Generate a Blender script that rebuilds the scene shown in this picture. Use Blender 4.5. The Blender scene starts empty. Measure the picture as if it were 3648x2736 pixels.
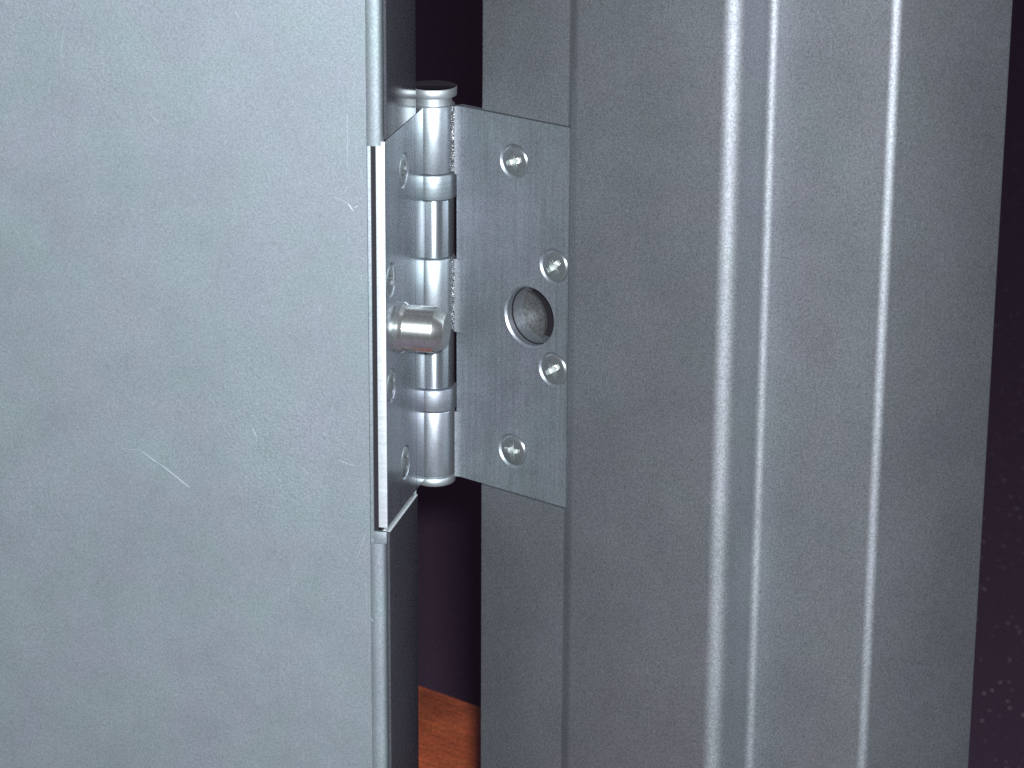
import bpy, bmesh, math, random
from mathutils import Vector, Matrix, noise
from mathutils.geometry import delaunay_2d_cdt
random.seed(7)
SC = bpy.context.scene
COL = SC.collection
MM = 0.001
ZH = 290.0                      # height of the hinge centre above the doorstep, mm

# ------------------------------------------------------------------ camera
PITCH, ROLL = math.radians(18.356), math.radians(0.339)
CAM = Vector((26.676, -987.707, 294.335 + ZH)) * MM
fw = Vector((0, math.cos(PITCH), -math.sin(PITCH)))
up = Vector((0, math.sin(PITCH), math.cos(PITCH)))
rt = Vector((1, 0, 0))
cr, sr = math.cos(ROLL), math.sin(ROLL)
X = rt * cr + up * sr * 1.0
Y = up * cr - rt * sr * 1.0
cd = bpy.data.cameras.new('camera')
cam = bpy.data.objects.new('camera', cd)
COL.objects.link(cam)
M = Matrix.Identity(4)
for i, v in enumerate((X, Y, -fw)):
    for j in range(3):
        M[j][i] = v[j]
M.translation = CAM
cam.matrix_world = M
cd.sensor_width = 36.0
cd.lens = 36.0 * 10826.4 / 3648.0
cd.clip_start, cd.clip_end = 0.01, 200
cd.dof.use_dof = True
cd.dof.focus_distance = 1.005
cd.dof.aperture_fstop = 45
SC.camera = cam

# ------------------------------------------------------------------ world, lamp, exposure
w = bpy.data.worlds.new('World'); SC.world = w; w.use_nodes = True
bg = w.node_tree.nodes['Background']
bg.inputs[0].default_value = (0.84, 0.68, 0.92, 1); bg.inputs[1].default_value = 0.07   # dim night air
fl = bpy.data.lights.new('camera_flash', 'AREA')        # the flash beside the lens
fl.shape = 'RECTANGLE'; fl.size = 0.024; fl.size_y = 0.014
fl.energy = 27; fl.color = (0.885, 0.957, 1.0)
flo = bpy.data.objects.new('camera_flash', fl); COL.objects.link(flo)
MF = M.copy(); MF.translation = CAM + X * 0.016 + Y * 0.018 + fw * 0.01
flo.matrix_world = MF
SC.view_settings.view_transform = 'Standard'
SC.view_settings.look = 'None'
SC.view_settings.exposure = 0
SC.cycles.max_bounces = 8
SC.cycles.use_denoising = False
SC.cycles.sample_clamp_indirect = 1.5

# ------------------------------------------------------------------ frames of reference (mm)
TR, TL = math.radians(39.46), math.radians(77.125)
def Rp(c, d, z):    # jamb side: c along the jamb towards the camera, d proud of it
    return Vector((c*math.cos(TR) - d*math.sin(TR), -c*math.sin(TR) - d*math.cos(TR), z + ZH))
def Lp(a, b, z):    # door side: a along the door edge towards the camera, b proud of it
    return Vector((-a*math.cos(TL) + b*math.sin(TL), -a*math.sin(TL) - b*math.cos(TL), z + ZH))
def Ap(x, y, z):
    return Vector((x, y, z + ZH))

# ------------------------------------------------------------------ materials
def mat(name, base, rough, metallic=0.0, spec=0.5, grain=0.12, gscale=2600, tint=0.0, bump=0.0, bscale=900,
        brush=None, brush_amp=.10, aniso=0.0, blotch=0.06, rough_var=0.0, patch=0.0):
    m = bpy.data.materials.new(name); m.use_nodes = True
    nt = m.node_tree; N = nt.nodes; L = nt.links
    p = N['Principled BSDF']
    p.inputs['Roughness'].default_value = rough
    p.inputs['Metallic'].default_value = metallic
    p.inputs['Specular IOR Level'].default_value = spec
    geo = N.new('ShaderNodeTexCoord')
    def ns(scale, detail, vec=None, rgh=0.6):
        n = N.new('ShaderNodeTexNoise'); n.inputs['Scale'].default_value = scale
        n.inputs['Detail'].default_value = detail; n.inputs['Roughness'].default_value = rgh
        L.new(vec or geo.outputs['Object'], n.inputs['Vector']); return n
    def mr(src, a, b, lo=0.3, hi=0.7):
        r = N.new('ShaderNodeMapRange'); L.new(src, r.inputs['Value'])
        r.inputs['From Min'].default_value = lo; r.inputs['From Max'].default_value = hi
        r.inputs['To Min'].default_value = a; r.inputs['To Max'].default_value = b; return r.outputs[0]
    def mul(a, b):
        n = N.new('ShaderNodeMath'); n.operation = 'MULTIPLY'; L.new(a, n.inputs[0]); L.new(b, n.inputs[1]); return n.outputs[0]
    f = mr(ns(gscale, 1.5).outputs['Fac'], 1-grain, 1+grain)
    f = mul(f, mr(ns(28, 3).outputs['Fac'], 1-blotch, 1+blotch))
    if brush:
        mp = N.new('ShaderNodeMapping'); L.new(geo.outputs['Object'], mp.inputs['Vector'])
        if name == 'red_brown_doorstep':
            mp.vector_type = 'TEXTURE'; mp.inputs['Rotation'].default_value = (0, 0, -TR); mp.inputs['Scale'].default_value = [1/q for q in brush]
        else:
            mp.inputs['Scale'].default_value = brush
        bn = ns(1.0, 4, mp.outputs[0])
        f = mul(f, mr(bn.outputs['Fac'], 1-brush_amp, 1+brush_amp))
    hue = ns(45, 2); 
    rgb = N.new('ShaderNodeMix'); rgb.data_type = 'RGBA'
    rgb.inputs['A'].default_value = (base[0]*(1+tint), base[1]*(1-tint), base[2]*(1+tint), 1)
    rgb.inputs['B'].default_value = (base[0]*(1-tint), base[1]*(1+tint), base[2]*(1-tint*.2), 1)
    L.new(mr(hue.outputs['Fac'], 0, 1, .35, .65), rgb.inputs['Factor'])
    vm = N.new('ShaderNodeVectorMath'); vm.operation = 'SCALE'
    L.new(rgb.outputs['Result'], vm.inputs[0]); L.new(f, vm.inputs['Scale'])
    L.new(vm.outputs[0], p.inputs['Base Color'])
    if rough_var:
        L.new(mr(ns(60, 4).outputs['Fac'], rough-rough_var, rough+rough_var), p.inputs['Roughness'])
    if aniso:
        p.inputs['Anisotropic'].default_value = aniso; p.inputs['Anisotropic Rotation'].default_value = .25
        t = N.new('ShaderNodeTangent'); t.direction_type = 'RADIAL'; t.axis = 'Z'; L.new(t.outputs[0], p.inputs['Tangent'])
    if bump:
        b = N.new('ShaderNodeBump'); b.inputs['Strength'].default_value = 1.0; b.inputs['Distance'].default_value = bump*MM
        h = ns(bscale, 2).outputs['Fac']
        if patch:
            pm = mr(ns(14, 2).outputs['Fac'], 0.25, 1.0 + patch, .45, .68)
            h = mul(h, pm)
        L.new(h, b.inputs['Height']); L.new(b.outputs[0], p.inputs['Normal'])
    return m

DOORP = mat('grey_door_paint', (.238, .268, .288), .60, .72, .5, grain=.18, gscale=2000, tint=.02, bump=.035, bscale=900, blotch=.04, patch=1.6, rough_var=.03)
FRAMEP = mat('grey_frame_paint', (.252, .261, .279), .61, .975, .5, grain=.27, gscale=1900, tint=.012, bump=.006, bscale=1500, blotch=.08, patch=.8)
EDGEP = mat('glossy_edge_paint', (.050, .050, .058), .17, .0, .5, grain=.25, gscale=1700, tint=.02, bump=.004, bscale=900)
LEAF = mat('dull_plated_steel', (.262, .282, .308), .50, .84, .5, grain=.22, gscale=1900, tint=.02, brush=(700, 700, 22), brush_amp=.12, rough_var=.05, bump=.006, bscale=1800, blotch=.06)
LEAFD = mat('satin_steel', (.36, .39, .42), .22, .85, .5, grain=.18, gscale=1900, tint=.02, brush=(300, 300, 14), rough_var=.04, blotch=.08)
BARS = mat('satin_barrel_steel', (.43, .465, .50), .42, .90, .5, grain=.14, tint=.02, brush=(500, 500, 16), rough_var=.05)
BARP = mat('polished_barrel_steel', (.42, .455, .485), .34, .92, .5, grain=.14, tint=.02, brush=(900, 900, 12), aniso=.9)
RING = mat('ground_ring_steel', (.30, .33, .355), .48, .88, .5, grain=.16, tint=.02, brush=(60, 60, 1400))
CAPM = mat('pale_cap_steel', (.46, .49, .51), .48, .85, .5, grain=.1)
TOP = mat('smooth_shaded_pin_top', (.16, .16, .18), .12, 1.0, .5, grain=.1)  # smooth top face; its shade and dark sky reflection put into the colour
EDGE = mat('sheared_steel_edge', (.55, .58, .60), .55, .5, .5, grain=.14, tint=.01, brush=(40, 40, 900))
PINM = mat('turned_bolt_steel', (.58, .59, .57), .22, .93, .5, grain=.12, tint=.02, brush=(1300, 1300, 60))
SCREW = mat('bright_zinc_screw', (.32, .34, .345), .25, .84, .5, grain=.10, tint=.02)
RECESS = mat('painted_glint_recess', (.72, .75, .72), .34, .8, .5, grain=.15)  # drive recess coloured pale to stand for glints of the flash
ROUGH = mat('rough_torn_steel', (.22, .22, .23), .28, .8, .5, grain=.5, gscale=1800, bump=.5, bscale=1500)
SCR = mat('bare_scratch', (.38, .42, .45), .5, .5, .5, grain=.2)
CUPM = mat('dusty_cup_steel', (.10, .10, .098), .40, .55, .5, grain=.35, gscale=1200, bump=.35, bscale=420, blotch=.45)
DARK = mat('painted_inner_shade', (.010, .008, .011), .6, 0, .3, grain=.1)  # near black colour painted for the shade inside gaps, recess and sleeve

def step_mat():
    m = mat('red_brown_doorstep', (.37, .080, .028), .36, 0, .5, grain=.38, gscale=800, tint=.03, bump=.35, bscale=240, blotch=.30,
            brush=(50, 420, 50), brush_amp=.26)
    return m
STEP = step_mat()

def ground_mat():
    m = bpy.data.materials.new('dark_speckled_ground'); m.use_nodes = True
    nt = m.node_tree; N = nt.nodes; L = nt.links; p = N['Principled BSDF']
    tc = N.new('ShaderNodeTexCoord')
    v = N.new('ShaderNodeTexVoronoi'); v.inputs['Scale'].default_value = 120
    L.new(tc.outputs['Object'], v.inputs['Vector'])
    r = N.new('ShaderNodeMapRange'); r.inputs['From Min'].default_value = .17; r.inputs['From Max'].default_value = .09
    L.new(v.outputs['Distance'], r.inputs['Value'])
    c = N.new('ShaderNodeSeparateColor'); L.new(v.outputs['Color'], c.inputs[0])
    k = N.new('ShaderNodeMapRange'); k.inputs['From Min'].default_value = .40; k.inputs['From Max'].default_value = 1.0
    L.new(c.outputs[0], k.inputs['Value'])
    kk = N.new('ShaderNodeMath'); kk.operation = 'MULTIPLY'; L.new(r.outputs[0], kk.inputs[0]); L.new(k.outputs[0], kk.inputs[1])
    sx = N.new('ShaderNodeSeparateXYZ'); L.new(tc.outputs['Object'], sx.inputs[0])
    gm = N.new('ShaderNodeMapRange'); gm.inputs['From Min'].default_value = .10; gm.inputs['From Max'].default_value = .22; L.new(sx.outputs['X'], gm.inputs['Value'])
    k2 = N.new('ShaderNodeMath'); k2.operation = 'MULTIPLY'; L.new(kk.outputs[0], k2.inputs[0]); L.new(gm.outputs[0], k2.inputs[1]); kk = k2
    n = N.new('ShaderNodeTexNoise'); n.inputs['Scale'].default_value = 700; L.new(tc.outputs['Object'], n.inputs['Vector'])
    x = N.new('ShaderNodeMix'); x.data_type = 'RGBA'
    x.inputs['A'].default_value = (.130, .082, .132, 1); x.inputs['B'].default_value = (1.0, 1.0, 1.0, 1)
    L.new(kk.outputs[0], x.inputs['Factor']); L.new(x.outputs['Result'], p.inputs['Base Color'])
    p.inputs['Roughness'].default_value = .8; p.inputs['Specular IOR Level'].default_value = .2
    b = N.new('ShaderNodeBump'); b.inputs['Distance'].default_value = .002; L.new(n.outputs['Fac'], b.inputs['Height']); L.new(b.outputs[0], p.inputs['Normal'])
    return m
GROUND = ground_mat()

# ------------------------------------------------------------------ object helpers
ORG = {}
def thing(name, label, cat, loc):
    o = bpy.data.objects.new(name, None); COL.objects.link(o)
    o.location = loc * MM; o['label'] = label; o['category'] = cat; o.empty_display_size = .02
    ORG[o.name] = loc; return o
def link(name, me, parent, m=None):
    o = bpy.data.objects.new(name, me); COL.objects.link(o)
    if m: me.materials.append(m)
    if parent: o.parent = parent; ORG[o.name] = ORG[parent.name]
    return o
def obj(name, bm, m, parent=None, smooth=True, angle=35, bevel=0.0):
    """bm is in world millimetres; it becomes one mesh, relative to its thing."""
    bmesh.ops.remove_doubles(bm, verts=bm.verts, dist=1e-4)
    if bevel:
        bmesh.ops.recalc_face_normals(bm, faces=bm.faces)
        es = [e for e in bm.edges if len(e.link_faces) == 2 and e.calc_face_angle(0) > .5]
        bmesh.ops.bevel(bm, geom=es, offset=bevel, segments=2, affect='EDGES', profile=.5, clamp_overlap=True)
    bmesh.ops.recalc_face_normals(bm, faces=bm.faces)
    off = ORG[parent.name] if parent else Vector((0, 0, 0))
    for v in bm.verts: v.co = (v.co - off) * MM
    for f in bm.faces: f.smooth = smooth
    for e in bm.edges:
        if len(e.link_faces) == 2 and e.calc_face_angle(0) > math.radians(angle): e.smooth = False
    me = bpy.data.meshes.new(name); bm.to_mesh(me); bm.free()
    return link(name, me, parent, m)
def prism(bm, fn, poly, z0, z1):
    """a plan polygon [(u, v)] in the frame fn, stood up from z0 to z1"""
    lo = [bm.verts.new(fn(u, v, z0)) for u, v in poly]; hi = [bm.verts.new(fn(u, v, z1)) for u, v in poly]
    n = len(poly)
    for i in range(n):
        bm.faces.new((lo[i], lo[(i+1) % n], hi[(i+1) % n], hi[i]))
    bm.faces.new(lo[::-1]); bm.faces.new(hi)
def boxp(fn, u0, u1, v0, v1, z0, z1, bm=None):
    bm = bm or bmesh.new(); prism(bm, fn, [(u0, v0), (u1, v0), (u1, v1), (u0, v1)], z0, z1); return bm
def arc(cx, cy, r, a0, a1, n):
    return [(cx + r*math.cos(math.radians(a0+(a1-a0)*i/n)), cy + r*math.sin(math.radians(a0+(a1-a0)*i/n))) for i in range(n+1)]
def lathe(bm, prof, place, n=48):
    """prof [(r, h)] turned about the axis; place(x, y, h) -> world"""
    rings = []
    for r, h in prof:
        if r < 1e-6: rings.append([bm.verts.new(place(0, 0, h))])
        else: rings.append([bm.verts.new(place(r*math.cos(2*math.pi*i/n), r*math.sin(2*math.pi*i/n), h)) for i in range(n)])
    for a, b in zip(rings, rings[1:]):
        for i in range(n):
            j = (i+1) % n
            if len(a) == 1 and len(b) == 1: continue
            if len(a) == 1: bm.faces.new((a[0], b[i], b[j]))
            elif len(b) == 1: bm.faces.new((a[i], b[0], a[j]))
            else: bm.faces.new((a[i], b[i], b[j], a[j]))
def plate(bm, fn, outline, holes, front, back):
    """flat plate in frame fn: outline [(u, z)], holes [(u, z, r_front, r_back, depth_of_cone)]; front and back are the v of its faces"""
    NH = 40
    def ring(u, z, r): return [(u + r*math.cos(2*math.pi*i/NH), z + r*math.sin(2*math.pi*i/NH)) for i in range(NH)]
    for side, v in (('f', front), ('b', back)):
        pts = [Vector(p) for p in outline]; n0 = len(outline)
        edges = [(i, (i+1) % n0) for i in range(n0)]
        for (u, z, rf, rb, cone) in holes:
            s = len(pts); pts += [Vector(p) for p in ring(u, z, rf if side == 'f' else rb)]
            edges += [(s+i, s+(i+1) % NH) for i in range(NH)]
        co, _, fc, *_r = delaunay_2d_cdt(pts, edges, [], 1, 1e-5)
        vs = [bm.verts.new(fn(p.x, v, p.y)) for p in co]
        for f in fc:
            cx = sum(co[i].x for i in f)/len(f); cz = sum(co[i].y for i in f)/len(f)
            if any((cx-u)**2 + (cz-z)**2 < (.995*(rf if side == 'f' else rb))**2 for (u, z, rf, rb, cone) in holes): continue
            bm.faces.new([vs[i] for i in f])
    n0 = len(outline)
    for i in range(n0):
        p, q = outline[i], outline[(i+1) % n0]
        bm.faces.new([bm.verts.new(fn(*t)) for t in ((p[0], front, p[1]), (q[0], front, q[1]), (q[0], back, q[1]), (p[0], back, p[1]))])
    sg = 1 if back > front else -1
    for (u, z, rf, rb, cone) in holes:
        lv = [(rf, front), (rb, front + sg*cone), (rb, back)]
        for (r0, v0), (r1, v1) in zip(lv, lv[1:]):
            a, b = ring(u, z, r0), ring(u, z, r1)
            for i in range(NH):
                j = (i+1) % NH
                bm.faces.new([bm.verts.new(fn(*t)) for t in ((a[i][0], v0, a[i][1]), (a[j][0], v0, a[j][1]), (b[j][0], v1, b[j][1]), (b[i][0], v1, b[i][1]))])

# ------------------------------------------------------------------ setting: ground and doorstep
GZ = -420.0
bm = bmesh.new()
bmesh.ops.create_grid(bm, x_segments=8, y_segments=8, size=40000)
for v in bm.verts: v.co.z = GZ
g = obj('ground', bm, GROUND); g['kind'] = 'structure'
bm = bmesh.new()
prism(bm, Rp, [(-900, 150), (-900, -240), (16, -240), (16, 150)], -ZH - 419.0, -ZH)
st = obj('doorstep', bm, STEP, bevel=1.5); st['kind'] = 'structure'

# ------------------------------------------------------------------ the door leaf
ZT, ZB = 1750.0, -282.0           # top and bottom of door and frame, from the hinge centre
A0, A1 = 20.3, 58.0               # far and near face of the door
door = thing('security_door', 'grey painted steel door on the left, wide scratched face with a notch cut round the hinge',
             'door', Lp(40, -400, ZB))
# near skin, its edge strip rounded over towards the gap; notched round the hinge
NT, NB = 63.7, -70.6
strip_prof = [(-6.9, 58.0), (-6.75, 58.13), (-4.9, 58.13), (-4.2, 58.08), (-3.6, 57.96), (-3.1, 57.78), (-2.65, 57.52), (-2.3, 57.18), (-2.08, 56.7), (-2.0, 56.2), (-2.0, 55.2), (-6.9, 55.2)]
bm = bmesh.new()
outl = [(-1300, ZT), (-7.0, ZT), (-7.0, ZB), (-1300, ZB)]
outl = [(-800, ZT), (-6.9, ZT), (-6.9, ZB), (-800, ZB)]
plate(bm, lambda u, v, z: Lp(v, u, z), outl, [], 58.0, 57.1)
skin = obj('front_skin', bm, DOORP, door)
for (z0, z1) in ((NT, ZT), (ZB, NB)):
    bm = bmesh.new()
    prism(bm, lambda u, v, z: Lp(v, u, z), strip_prof, z0, z1)
    obj('edge_strip', bm, DOORP, door, angle=50)
# folded flange behind the skin, seen inside the notch
bm = boxp(Lp, 55.9, 57.0, -9.0, -5.9, NB - 3, NT + 3)
boxp(Lp, 55.95, 57.05, -5.9, -1.6, NB - .2, -66.7, bm)
obj('folded_flange', bm, DOORP, door, bevel=.12)
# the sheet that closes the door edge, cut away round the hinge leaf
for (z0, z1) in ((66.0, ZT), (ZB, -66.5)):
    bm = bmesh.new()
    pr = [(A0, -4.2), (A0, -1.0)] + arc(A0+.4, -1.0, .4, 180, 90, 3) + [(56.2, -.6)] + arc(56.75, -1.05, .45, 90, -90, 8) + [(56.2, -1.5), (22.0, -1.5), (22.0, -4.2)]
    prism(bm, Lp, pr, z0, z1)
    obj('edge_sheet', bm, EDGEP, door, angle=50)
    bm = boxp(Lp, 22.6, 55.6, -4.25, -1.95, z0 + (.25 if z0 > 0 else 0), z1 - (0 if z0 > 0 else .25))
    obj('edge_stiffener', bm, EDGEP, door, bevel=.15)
bm = boxp(Lp, A0 + .3, 56.6, -1.75, -.57, -66.9, -66.4)
obj('cut_lip', bm, EDGE, door, bevel=.16)
bm = boxp(Lp, A0 + 2.4, 55.5, -3.3, -2.1, -66.95, -66.55)
obj('cut_lip', bm, EDGE, door, bevel=.2)
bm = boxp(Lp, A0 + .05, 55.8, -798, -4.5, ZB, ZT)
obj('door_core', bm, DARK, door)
bm = boxp(Lp, A0 - .9, A0 - .02, -800, -1.2, ZB, ZT)
obj('back_skin', bm, DOORP, door, bevel=.2)
SCRATCH = [[(-106.64, 96.06), (-107.27, 92.48), (-108.16, 87.33)], [(-111.88, 78.7), (-112.91, 74.87)], [(-77.95, 68.88), (-76.56, 68.05), (-75.65, 67.09)], [(-87.13, 63.92), (-86.58, 63.22)], [(-13.06, 73.69), (-13.09, 63.26), (-13.36, 55.85)], [(-17.74, 46.21), (-15.43, 45.53), (-13.13, 44.4), (-11.3, 42.12)], [(-49.37, 104.93), (-48.13, 102.76), (-47.06, 101.47)], [(-15.13, 68.95), (-14.51, 67.26)], [(-10.35, 27.45), (-8.68, 26.73), (-7.49, 25.51)], [(-9.3, 56.66), (-8.4, 54.43), (-8.15, 51.7)], [(-91.97, -44.83), (-85.78, -44.89), (-80.01, -48.45), (-68.11, -56.53)], [(-122.47, -59.44), (-121.49, -59.96), (-120.59, -59.98)], [(-46.66, -33.83), (-45.18, -36.53), (-45.62, -39.31)], [(-8.6, -67.79), (-9.89, -71.57), (-11.47, -76.19)], [(-53.84, -79.6), (-53.15, -79.53)], [(-27.1, -82.77), (-26.92, -83.56)], [(-34.71, -106.14), (-34.13, -106.69)], [(-123.37, -96.4), (-122.96, -96.37)], [(-16.85, -121.96), (-16.37, -122.53)], [(-10.32, -31.08), (-11.0, -33.07)], [(-22.34, 10.76), (-22.92, 9.77), (-23.22, 8.24)], [(-10.33, 63.43), (-9.72, 59.82)], [(-17.49, -42.56), (-14.16, -43.44), (-12.08, -44.04)], [(-22.6, -33.27), (-21.19, -34.32)], [(-122.78, 91.11), (-122.21, 90.96)], [(-39.49, 52.83), (-38.9, 49.92)], [(-14.48, 47.62), (-13.05, 50.47)], [(-11.1, 43.24), (-10.17, 43.76)], [(-9.11, 21.1), (-8.24, 15.55)], [(-13.97, -26.75), (-11.89, -27.54)], [(-19.62, -24.32), (-19.08, -26.2)], [(-8.86, -84.22), (-8.14, -89.15), (-8.39, -95.21)], [(-7.06, -97.09), (-6.11, -98.6)], [(-9.07, -47.68), (-8.65, -53.52)], [(-7.54, -107.24), (-8.18, -113.4)], [(-37.38, -56.08), (-37.01, -57.03)]]
bm = bmesh.new()
for s in SCRATCH:
    w_ = random.uniform(.03, .085)
    proud = 58.16 if max(p[0] for p in s) > -6.6 else 58.02
    for (p, q) in zip(s, s[1:]):
        d = Vector((q[0]-p[0], q[1]-p[1])); d.normalize(); n = Vector((-d.y, d.x)) * w_
        P = [(p[0]+n.x, p[1]+n.y), (p[0]-n.x, p[1]-n.y), (q[0]-n.x, q[1]-n.y), (q[0]+n.x, q[1]+n.y)]
        lo = [bm.verts.new(Lp(proud-.05, a, b)) for a, b in P]
        hi = [bm.verts.new(Lp(proud, (a-p[0])*.9+p[0], b)) for a, b in P]
        bm.faces.new(hi)
        for i in range(4): bm.faces.new((lo[i], lo[(i+1) % 4], hi[(i+1) % 4], hi[i]))
sc_ = obj('scratch_marks', bm, SCR, door); sc_['kind'] = 'stuff'

# ------------------------------------------------------------------ the frame
frame = thing('door_frame', 'grey pressed steel door frame with two rounded ridges running up its face', 'door frame', Rp(90, -20, ZB))
r1, r2, r3 = 6.0, 3.0, 3.5
cA0, cA1, dA = 56.9, 118.0, 2.0
d1 = -12.9; dB = d1 - r2
cC = cA1 + r1
cB1 = 166.4
prof = [(cA0 - .2, -9.0)] + arc(cA0 + 6, dA - 6, 6, 180, 90, 14) + arc(cA1, dA - r1, r1, 90, 0, 14) \
     + arc(cC + r2, d1, r2, 180, 270, 10) + arc(cB1, dB - r3, r3, 90, 20, 12) + [(183.0, -58.0)] + arc(182.2, -58.6, .8, 0, -70, 4)
inner = [(181.0, -59.0), (cB1 + r3 - 1.8, dB - r3), (cC + r2, dB - 1.5), (cC - 2, d1 - 2), (cA1, dA - 2.0), (cA0 + 6, dA - 2.0), (cA0 + 2, dA - 6), (cA0 + 1.2, -9.0)]
bm = bmesh.new()
prism(bm, Rp, prof + inner, ZB - 4, ZT + 10)
obj('frame_face', bm, FRAMEP, frame, angle=40)
# jamb strip behind the hinge leaf, cut away for it
CK = 20.3
for (z0, z1) in ((65.75, ZT + 6), (ZB - 4, -65.6)):
    bm = bmesh.new()
    prism(bm, Rp, [(CK, -30), (CK, -1.5)] + arc(CK + .8, -1.5, .8, 180, 90, 4) + [(56.8, -.7), (56.8, -3.4), (22, -3.4), (22, -30)], z0, z1)
    obj('jamb_sheet', bm, FRAMEP, frame, angle=50)
    bm = boxp(Rp, 22.5, 56.7, -4.4, -3.45, z0 + (.3 if z0 > 0 else 0), z1 - (0 if z0 > 0 else .3))
    obj('jamb_stiffener', bm, FRAMEP, frame)
HC, HZ, HR = 40.75, -1.7, 10.0
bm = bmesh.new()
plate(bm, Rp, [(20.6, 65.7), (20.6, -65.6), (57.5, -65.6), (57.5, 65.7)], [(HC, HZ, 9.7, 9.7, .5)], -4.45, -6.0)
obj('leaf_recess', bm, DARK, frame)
bm = bmesh.new()     # sleeve that takes the bolt
def hole_place(x, y, h): return Rp(HC + x, h, HZ + y)
lathe(bm, [(10.6, -6.05), (9.65, -6.05), (9.6, -4.5), (9.55, -9.5), (9.4, -12.0), (10.6, -12.0), (10.6, -6.05)], hole_place, 56)
obj('bolt_sleeve', bm, LEAF, frame)
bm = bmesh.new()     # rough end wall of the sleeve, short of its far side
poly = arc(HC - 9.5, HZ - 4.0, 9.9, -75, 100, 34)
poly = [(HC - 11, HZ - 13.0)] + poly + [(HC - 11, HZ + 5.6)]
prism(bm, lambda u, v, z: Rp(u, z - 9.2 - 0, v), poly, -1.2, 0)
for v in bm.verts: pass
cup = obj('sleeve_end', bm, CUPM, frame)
bm = boxp(Rp, HC - 10.5, HC + 12, -13.5, -12.5, HZ - 11, HZ + 11)  # sheet closing the sleeve, painted with the shade of the void
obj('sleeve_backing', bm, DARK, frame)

# ------------------------------------------------------------------ the hinge
hinge = thing('butt_hinge', 'silver five knuckle steel hinge with a security bolt, joining the door edge to the frame', 'hinge', Ap(0, 0, -69))
SEG = [(65.0, 42.0), (32.9, 12.9), (12.5, -13.0), (-13.2, -33.3), (-41.6, -65.4)]
RNG = [(41.7, 33.2), (-33.6, -41.3)]
SC1, SZ1, SC2, SZ2 = 51.06, 17.77, 33.9, 50.2
scr_holes = [(SC2, SZ2, 6.0, 4.9, 1.1), (SC1, SZ1, 6.0, 4.9, 1.1), (SC1, -SZ1, 6.0, 4.9, 1.1), (SC2, -SZ2, 6.0, 4.9, 1.1)]
def leaf_outline(c_full, c_cut, own, zt):
    """rectangle with tongues to the knuckles it owns"""
    o = [(57.0, -zt), (57.0, zt)]
    segs = sorted(own, reverse=True)
    for (t, b) in segs:
        t = min(t, zt); b = max(b, -zt)
        o += ([(c_cut, t)] if t < zt else []) + [(c_full, t), (c_full, b)] + ([(c_cut, b)] if b > -zt else [])
    return o
ownR = [SEG[0], SEG[2], SEG[4]]; ownL = [SEG[1], SEG[3]]
ownR2 = [(65.1, 42.0), SEG[2], (-41.6, -65.1)]
# right leaf, on the jamb
bm = bmesh.new()
ol = leaf_outline(8.9, 9.15, ownR2, 65.1)
plate(bm, Rp, ol, scr_holes + [(HC, HZ, HR + .65, HR, .65)], -1.2, -4.2)
# the leaf's face swells a little where it bends into its knuckles
for (t, b) in ownR2:
    pr = [(8.95, -1.6)] + [(9.0 + .35*i, -1.2 + .95*(1 - i/10)**2.0) for i in range(0, 10)] + [(12.6, -1.6)]
    prism(bm, Rp, pr, max(b, -65.05), min(t, 65.05))
leafR = obj('leaf', bm, LEAF, hinge, smooth=True, angle=20)
leafR['label'] = 'right leaf screwed to the frame, with the round bolt hole'
# left leaf, on the door edge
bm = bmesh.new()
olL = [(57.0, -65.1), (57.0, 65.1), (9.1, 65.1), (9.1, 33.0)] + [(6.9, 33.0), (6.9, 12.8), (9.1, 12.8), (9.1, -13.1), (6.9, -13.1), (6.9, -33.4), (9.1, -33.4), (9.1, -65.1)]
plate(bm, Lp, olL, scr_holes, -1.2, -4.2)
leafL = obj('leaf', bm, LEAFD, hinge, smooth=True, angle=20)
leafL['label'] = 'left leaf seen edge on, let into the door edge'
bm = boxp(Lp, 56.95, 57.25, -4.15, -1.25, -65.05, 65.05)
e_ = obj('sheared_edge', bm, EDGE, leafL, bevel=.08)
def axis_place(x, y, h): return Ap(x, y, h)
def barrel(name, zt, zb, r, m, parent, ch=.45):
    bm = bmesh.new()
    lathe(bm, [(0, zb), (r-ch, zb), (r-ch*.3, zb+ch*.3), (r, zb+ch), (r, zt-ch), (r-ch*.3, zt-ch*.3), (r-ch, zt), (0, zt)], axis_place, 72)
    return obj(name, bm, m, parent, angle=50)
for i, (t, b) in enumerate(SEG):
    own_right = i in (0, 2, 4)
    barrel('knuckle', t, b, 7.2 if own_right else 6.95, BARS if own_right else BARP, leafR if own_right else leafL)
for (t, b) in RNG:
    barrel('bearing_ring', t, b, 7.75, RING, hinge, .35)
bm = bmesh.new()      # flat headed pin: head and neck above the top knuckle
lathe(bm, [(0, 60), (6.2, 60), (6.2, 67.6), (7.6, 67.7), (7.85, 67.95), (7.85, 70.65), (7.7, 70.8), (0, 70.82)], axis_place, 72)
ph = obj('pin_head', bm, CAPM, hinge, angle=50)
ph.data.materials.append(TOP)
for f in ph.data.polygons:
    if f.normal.z > .9 and f.center.z > .139: f.material_index = 1
bm = bmesh.new()
lathe(bm, [(0, -60), (6.2, -60), (6.2, -65.65), (7.0, -65.7), (7.3, -66.0), (7.25, -68.2), (6.8, -68.6), (0, -68.6)], axis_place, 72)
obj('pin_foot', bm, CAPM, hinge, angle=50)
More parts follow.
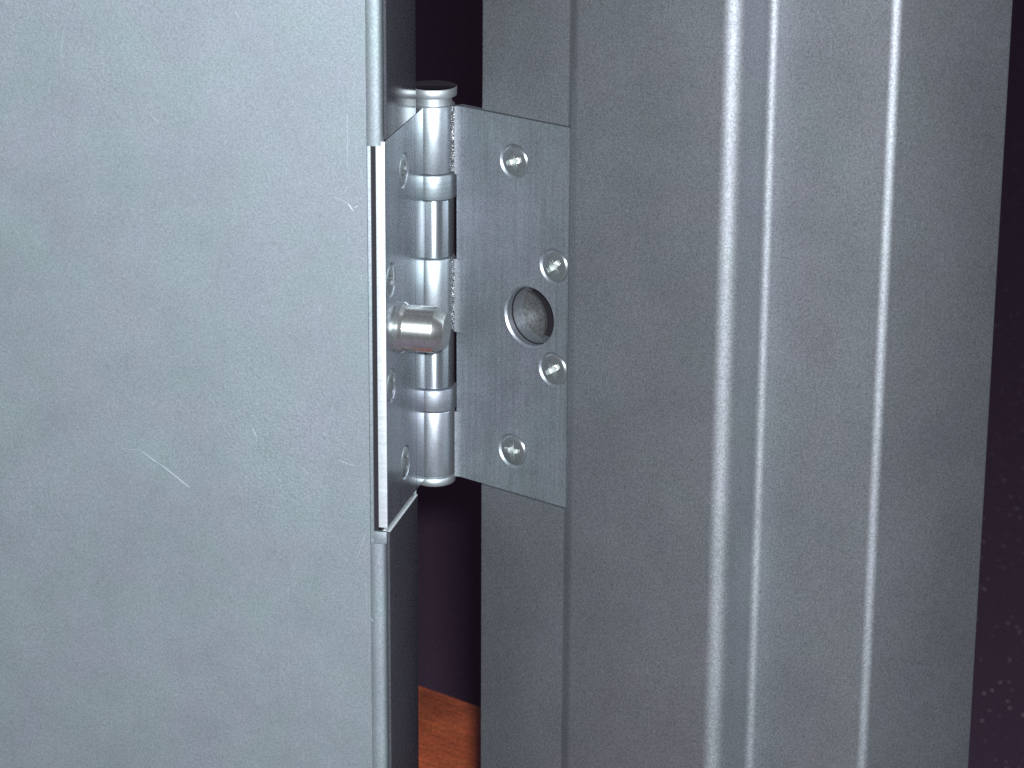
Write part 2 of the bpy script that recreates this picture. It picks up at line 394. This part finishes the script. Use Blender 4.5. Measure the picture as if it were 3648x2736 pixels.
# torn ends of the rolled knuckles beside the right leaf
for (t, b) in ((64.6, 42.2), (12.3, -12.8)):
    bm = bmesh.new(); n = int((t-b)/.35); m_ = 7
    gr = []
    for i in range(n+1):
        z = b + (t-b)*i/n; row = []
        for j in range(m_):
            c = 6.5 + 2.75*j/(m_-1)
            d = -1.15 + .9*noise.noise(Vector((c*1.1, z*1.3, 3.1))) + .35*noise.noise(Vector((c*3, z*3.2, 9)))
            row.append(bm.verts.new(Rp(c, min(d, .15), z)))
        gr.append(row)
    back = [[bm.verts.new(Rp(c, -4, b + (t-b)*i/n)) for c in (6.5, 9.25)] for i in (0, n)]
    for i in range(n):
        for j in range(m_-1):
            bm.faces.new((gr[i][j], gr[i+1][j], gr[i+1][j+1], gr[i][j+1]))
    bm.faces.new((back[0][0], back[1][0], gr[n][0], *[gr[i][0] for i in range(n-1, -1, -1)]))
    bm.faces.new((back[1][1], back[0][1], *[gr[i][m_-1] for i in range(n+1)]))
    bm.faces.new((back[0][1], back[0][0], *gr[0])); bm.faces.new((back[1][0], back[1][1], *gr[n][::-1]))
    bm.faces.new((back[0][0], back[0][1], back[1][1], back[1][0]))
    obj('torn_seam', bm, ROUGH, leafR, smooth=False)
# the security bolt on the left leaf
BA, BZ = 40.75, -1.0
def bolt_place(x, y, h): return Lp(BA + x, h, BZ + y)
bm = bmesh.new()
lathe(bm, [(0, -1.6), (8.3, -1.6), (8.45, -1.2), (8.45, .2), (8.3, .5), (7.75, 1.25), (7.65, 1.45), (7.6, 1.6), (7.6, 11.2), (7.5, 11.45), (5.9, 14.5), (5.6, 14.75), (0, 14.8)], bolt_place, 72)
obj('security_bolt', bm, PINM, leafL, angle=25)

# ------------------------------------------------------------------ screws: one mesh, eight objects
def screw_mesh():
    bm = bmesh.new(); NR = 40; Rh = 5.35
    def dome(r): return .45 - .5*(r/Rh)**2 - (.42*((r-4.5)/.85)**2 if r > 4.5 else 0)
    aw, al = 1.0, 3.4
    cross = [(aw, aw), (al, aw*.8), (al, -aw*.8), (aw, -aw), (aw*.8, -al), (-aw*.8, -al), (-aw, -aw), (-al, -aw*.8), (-al, aw*.8), (-aw, aw), (-aw*.8, al), (aw*.8, al)]
    pts = [Vector(p) for p in cross]; ed = [(i, (i+1) % 12) for i in range(12)]
    for rr in (3.95, 4.25, 4.5, 4.75, 5.0, 5.2, Rh):
        s = len(pts)
        pts += [Vector((rr*math.cos(2*math.pi*i/NR), rr*math.sin(2*math.pi*i/NR))) for i in range(NR)]
        ed += [(s+i, s+(i+1) % NR) for i in range(NR)]
    co, _, fc, *_r = delaunay_2d_cdt(pts, ed, [], 1, 1e-5)
    vs = [bm.verts.new((p.x, p.y, dome(p.length))) for p in co]
    def incross(x, y):
        return (abs(x) < aw*.95 and abs(y) < al) or (abs(y) < aw*.95 and abs(x) < al)
    for f in fc:
        cx = sum(co[i].x for i in f)/len(f); cy = sum(co[i].y for i in f)/len(f)
        if incross(cx, cy): continue
        bm.faces.new([vs[i] for i in f])
    top = [bm.verts.new((x, y, dome(math.hypot(x, y)))) for x, y in cross]
    mid = [bm.verts.new((x*.93, y*.93, -1.5)) for x, y in cross]
    low = [bm.verts.new((x*.55, y*.55, -2.2)) for x, y in cross]
    for a, b in ((top, mid), (mid, low)):
        for i in range(12):
            j = (i+1) % 12; bm.faces.new((a[i], a[j], b[j], b[i]))
    tip = bm.verts.new((0, 0, -2.6))
    for i in range(12): bm.faces.new((low[i], low[(i+1) % 12], tip))
    rim = [bm.verts.new((Rh*math.cos(2*math.pi*i/NR), Rh*math.sin(2*math.pi*i/NR), dome(Rh))) for i in range(NR)]
    bot = [bm.verts.new((4.3*math.cos(2*math.pi*i/NR), 4.3*math.sin(2*math.pi*i/NR), -2.9)) for i in range(NR)]
    for i in range(NR): bm.faces.new((rim[i], rim[(i+1) % NR], bot[(i+1) % NR], bot[i]))
    bm.faces.new(bot[::-1])
    bmesh.ops.remove_doubles(bm, verts=bm.verts, dist=1e-4)
    bmesh.ops.recalc_face_normals(bm, faces=bm.faces)
    for v in bm.verts: v.co *= MM
    for f in bm.faces: f.smooth = True
    for e in bm.edges:
        if len(e.link_faces) == 2 and e.calc_face_angle(0) > math.radians(24): e.smooth = False
    me = bpy.data.meshes.new('screw'); bm.to_mesh(me); bm.free(); me.materials.append(SCREW); me.materials.append(RECESS)
    for f in me.polygons:
        if f.center.z < -.00135 and f.center.xy.length < .0032: f.material_index = 1
    return me
SM = screw_mesh()
def put_screw(fn, leaf, c, z, turn, tilt):
    o0 = fn(c, -1.25, z); n = (fn(c, 1, z) - fn(c, 0, z)).normalized(); u = (fn(c+1, 0, z) - fn(c, 0, z)).normalized()
    v = n.cross(u)
    mm = Matrix((u, v, n)).transposed().to_4x4() @ Matrix.Rotation(math.radians(turn), 4, 'Z') @ Matrix.Rotation(math.radians(tilt), 4, 'X')
    o = bpy.data.objects.new('screw', SM); COL.objects.link(o); o.parent = leaf
    mm.translation = (o0 - ORG[leaf.name]) * MM
    o.matrix_local = mm
for (c, z, a, t) in ((SC2, SZ2, 20, 1.5), (SC1, SZ1, 38, -1), (SC1, -SZ1, 33, 1), (SC2, -SZ2, 4, 0)):
    put_screw(Rp, leafR, c, z, a, t)
for (c, z, a, t) in ((SC2, SZ2, 10, 1), (SC1, SZ1, 50, 0), (SC1, -SZ1, 28, -1), (SC2, -SZ2, 27, 1)):
    put_screw(Lp, leafL, c, z, a, t)
